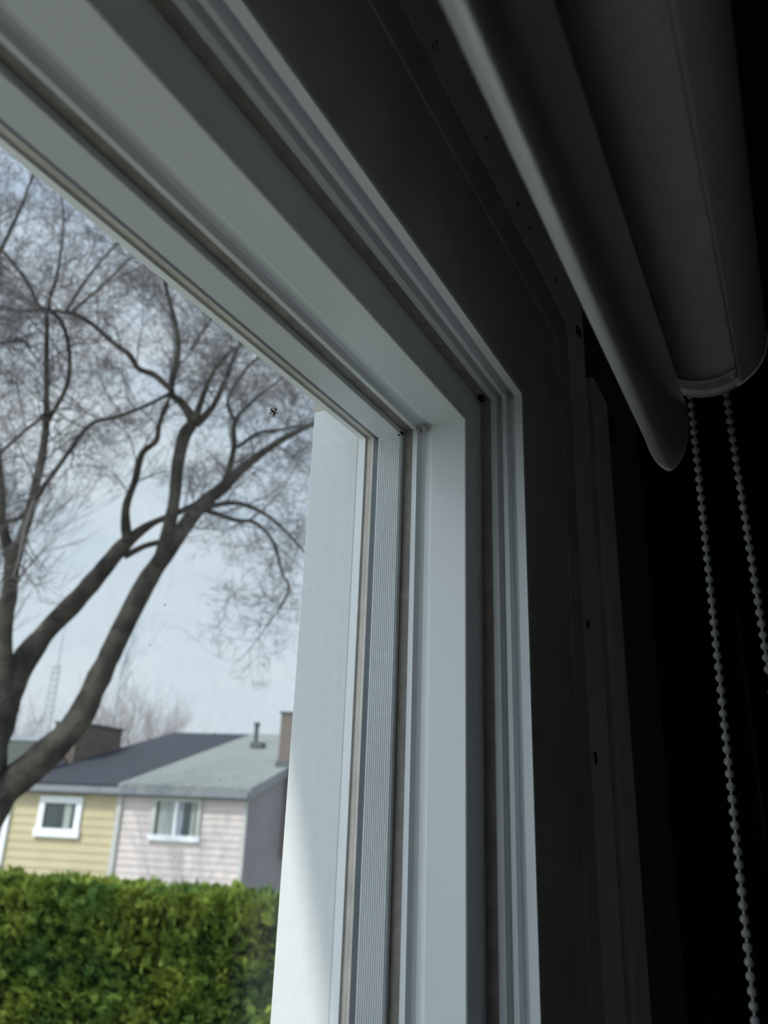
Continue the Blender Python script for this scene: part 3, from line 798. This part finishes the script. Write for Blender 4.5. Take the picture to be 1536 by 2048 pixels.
base_pt = at_dist(-75, 1680, 7.0)
tree.location = (base_pt.x - 0.1, base_pt.y, 0)
for li, (pl, d0, d1, start) in enumerate(LIMBS):
    res = smooth_pts(limb_pts(pl, d0, d1), 6)
    # gentle natural wander and knobs
    res = [(p + Vector((mnoise.noise(p * 3), mnoise.noise(p * 3 + Vector((5, 5, 5))), 0)) * 0.012, r * (1 + 0.16 * mnoise.noise(p * 7))) for p, r in res]
    bm = bmesh.new(); add_tube(bm, [p for p, r in res], [r for p, r in res], 12 if res[0][1] > 0.03 else 7)
    link('branch' if li else 'stem', bm, M['bark'], tree, smooth=True)
    if start < 1: on_limb(res, start, twig_bm)
# trunk to the ground
a = limb_pts([LIMBS[0][0][0]], 7, 7)[0][0]; b = limb_pts([LIMBS[1][0][0]], 7, 7)[0][0]
fork = (a + b) / 2 + Vector((0, 0, -0.35))
bm = bmesh.new()
g0 = Vector((fork.x - 0.12, fork.y, -0.05))
tr = smooth_pts([(g0, 0.34), (g0 + Vector((0.03, 0, 0.5)), 0.26), (Vector((fork.x - .06, fork.y + .02, fork.z * .5)), 0.235), (fork, 0.23), (b + Vector((0, 0, 0.05)), 0.20)], 5)
add_tube(bm, [p for p, r in tr], [r for p, r in tr], 14)
add_tube(bm, [fork - Vector((0, 0, .1)), (fork + a) / 2 - Vector((0.02, 0, .05)), a + (a - fork) * 0.05], [0.19, 0.19, 0.19], 12)
link('trunk', bm, M['bark'], tree, smooth=True)
tw = link('twigs', twig_bm, M['twig'], tree, recalc=False); tag(tw, kind='stuff')
tag(tree, 'large bare leafless tree with forking limbs in front of the hedge', 'tree')
print('twigs', count[0])

def far_tree(px, pbase, ptop, D, spread, label, seed, n=26, group='bare trees far behind the roofs', tm='hazed_far_twig'):
    global rng
    keep = rng; rng = random.Random(seed)
    b0 = far(px, pbase, D); ztop = far(px, ptop, D).z
    t = empty('distant_tree', (b0.x, b0.y, GZ))
    bm = bmesh.new(); p0 = V(b0.x, b0.y, GZ); p1 = V(b0.x + .1, b0.y, ztop * 0.55 + GZ * 0.1)
    H = ztop - GZ
    add_tube(bm, [p0, V(b0.x, b0.y, GZ + H * .4), V(b0.x + .2, b0.y, GZ + H * .75)], [.014 * H, .010 * H, .004 * H], 8)
    link('trunk', bm, M[tm], t)
    bmt = bmesh.new()
    for i in range(n):
        f = rng.uniform(0.42, 0.76)
        a = rng.uniform(0, 6.28)
        d = Vector((math.cos(a) * spread, math.sin(a) * spread, 1.0))
        twig_far(V(b0.x + .1, b0.y, GZ + H * f), d, H * (1 - f) * rng.uniform(.6, 1.0), .0035 * H, 2, bmt)
    tag(link('twigs', bmt, M[tm], t, recalc=False), kind='stuff')
    rng = keep
    return tag(t, label, 'tree', group)
def twig_far(p, d, length, r, level, bmt):
    pts = [p]; rads = [r]; q = p.copy(); dd = d.normalized()
    for i in range(4):
        dd = (dd + Vector((rng.gauss(0, 1), rng.gauss(0, 1), rng.gauss(0, 1))) * 0.14 + Vector((0, 0, .1))).normalized()
        q = q + dd * (length / 4); pts.append(q.copy()); rads.append(max(r * (1 - (i + 1) / 4 * .8), .006))
    add_tube(bmt, pts, rads, 3, cap=False)
    if level == 0: return
    for k in range(6):
        i = rng.randint(1, 4); s = Vector((rng.gauss(0, 1), rng.gauss(0, 1), rng.gauss(0, .6))).normalized()
        twig_far(pts[i], (pts[i] - pts[i - 1]).normalized() + s * .6, length * rng.uniform(.4, .6), rads[i] * .6, level - 1, bmt)
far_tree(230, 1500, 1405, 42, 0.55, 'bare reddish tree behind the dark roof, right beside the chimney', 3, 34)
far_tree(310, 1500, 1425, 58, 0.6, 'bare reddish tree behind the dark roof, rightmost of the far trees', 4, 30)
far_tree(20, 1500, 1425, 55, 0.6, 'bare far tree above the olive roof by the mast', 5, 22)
far_tree(216, 1500, 1190, 66, 0.30, 'tall slender bare tree, haze put into its pale colour, rising alone into the sky between the two leaning stems', 6, 5, tm='hazed_pale_twig')
far_tree(-125, 1500, 960, 22.5, 0.30, 'dark bare tree standing before the houses, left of the beige one', 9, 16, group=None, tm='bark')

# ------------------------------------------------------------------ the cedar hedge
HD = 9.5
hdir = ray(300, hz(300)); hdir.z = 0; hdir.normalize()
HC = hdir * HD                                           # a point on its front
HF = Fd.copy(); HG = Gd.copy()
hedge = empty('cedar_hedge', (HC.x, HC.y, GZ))
tag(hedge, 'tall clipped green cedar hedge in front of the two houses', 'hedge')
tops = [ray(x, y) for x, y in ((0, 1745), (300, 1752), (550, 1772))]
def hedge_top(s):
    return -1.10 - 0.012 * s
HW0, HW1, HT = -5.0, 4.5, 1.5
hr = random.Random(11)
def HP(s, g, z): p = HC + HF * s + HG * g; return V(p.x, p.y, z)
bm = bmesh.new()
ns, nzz = 60, 34
def front_g(s, z):
    return 0.16 * mnoise.noise(Vector((s * 1.6, z * 1.6, 2.0))) + 0.13 * mnoise.noise(Vector((s * 5, z * 5, 1.0)))
def topz(s, g):
    return hedge_top(s) + 0.07 * mnoise.noise(Vector((s * 2.2, g * 2, 7.0))) + 0.06 * mnoise.noise(Vector((s * 6, g * 6, 3.0)))
grid = []
rows = [('f', i) for i in range(nzz)] + [('t', i) for i in range(8)]
for kind, i in rows:
    row = []
    for k in range(ns + 1):
        s = HW0 + (HW1 - HW0) * k / ns
        if kind == 'f':
            z = GZ + (topz(s, 0) - 0.12 - GZ) * i / (nzz - 1); g = front_g(s, z) + 0.12
        else:
            g = 0.15 + HT * (i + 1) / 8; z = topz(s, g) - 0.12
        row.append(bm.verts.new(HP(s, g, z)))
    grid.append(row)
row = [bm.verts.new(HP(HW0 + (HW1 - HW0) * k / ns, HT + .15, GZ)) for k in range(ns + 1)]; grid.append(row)
for a, b in zip(grid, grid[1:]):
    for k in range(ns): bm.faces.new((a[k], a[k + 1], b[k + 1], b[k]))
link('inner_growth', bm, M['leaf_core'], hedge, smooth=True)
bm = bmesh.new()
def spray(p, out, size):
    """one flat cedar spray: a fan of narrow lobes"""
    out = out.normalized(); s = Vector((hr.gauss(0, 1), hr.gauss(0, 1), hr.gauss(0, 1))); s = (s - out * s.dot(out)).normalized()
    nrm = out.cross(s)
    stem = [p, p + out * size]
    for k in (-2, -1, 0, 1, 2):
        ang = k * 0.42 + hr.gauss(0, .08); ln = size * (1.0 - 0.16 * abs(k)) * hr.uniform(.8, 1.15)
        d = out * math.cos(ang) + s * math.sin(ang); w = (s * math.cos(ang) - out * math.sin(ang)) * size * 0.15
        o_ = p + out * size * 0.08 * (2 - abs(k)); lift = nrm * hr.gauss(0, .12) * size
        a = bm.verts.new(o_); b = bm.verts.new(o_ + d * ln * .55 + w + lift * .5); c = bm.verts.new(o_ + d * ln + lift); e = bm.verts.new(o_ + d * ln * .55 - w + lift * .5)
        bm.faces.new((a, b, c, e))
VS0, VS1 = -3.6, 3.2
for i in range(21000):
    s = hr.uniform(VS0, VS1); z = hr.uniform(-3.7, 0)
    tz = topz(s, 0)
    if z > tz: z = tz - hr.random() ** 2 * 0.2
    g = front_g(s, z) + hr.uniform(-0.02, 0.16)
    out = -HG * hr.uniform(.5, 1.1) + Vector((0, 0, hr.uniform(.1, 1.1))) + HF * hr.gauss(0, .5)
    spray(HP(s, g, z), out, hr.uniform(.06, .12))
for i in range(6500):
    s = hr.uniform(VS0, VS1); g = hr.uniform(-0.05, 1.3) ; tz = topz(s, g) - 0.1
    out = -HG * hr.uniform(-.2, .6) + Vector((0, 0, hr.uniform(.7, 1.2))) + HF * hr.gauss(0, .45)
    spray(HP(s, g, tz + hr.uniform(-.05, .04)), out, hr.uniform(.07, .13))
tag(link('foliage', bm, M['leaf'], hedge, recalc=False), kind='stuff')
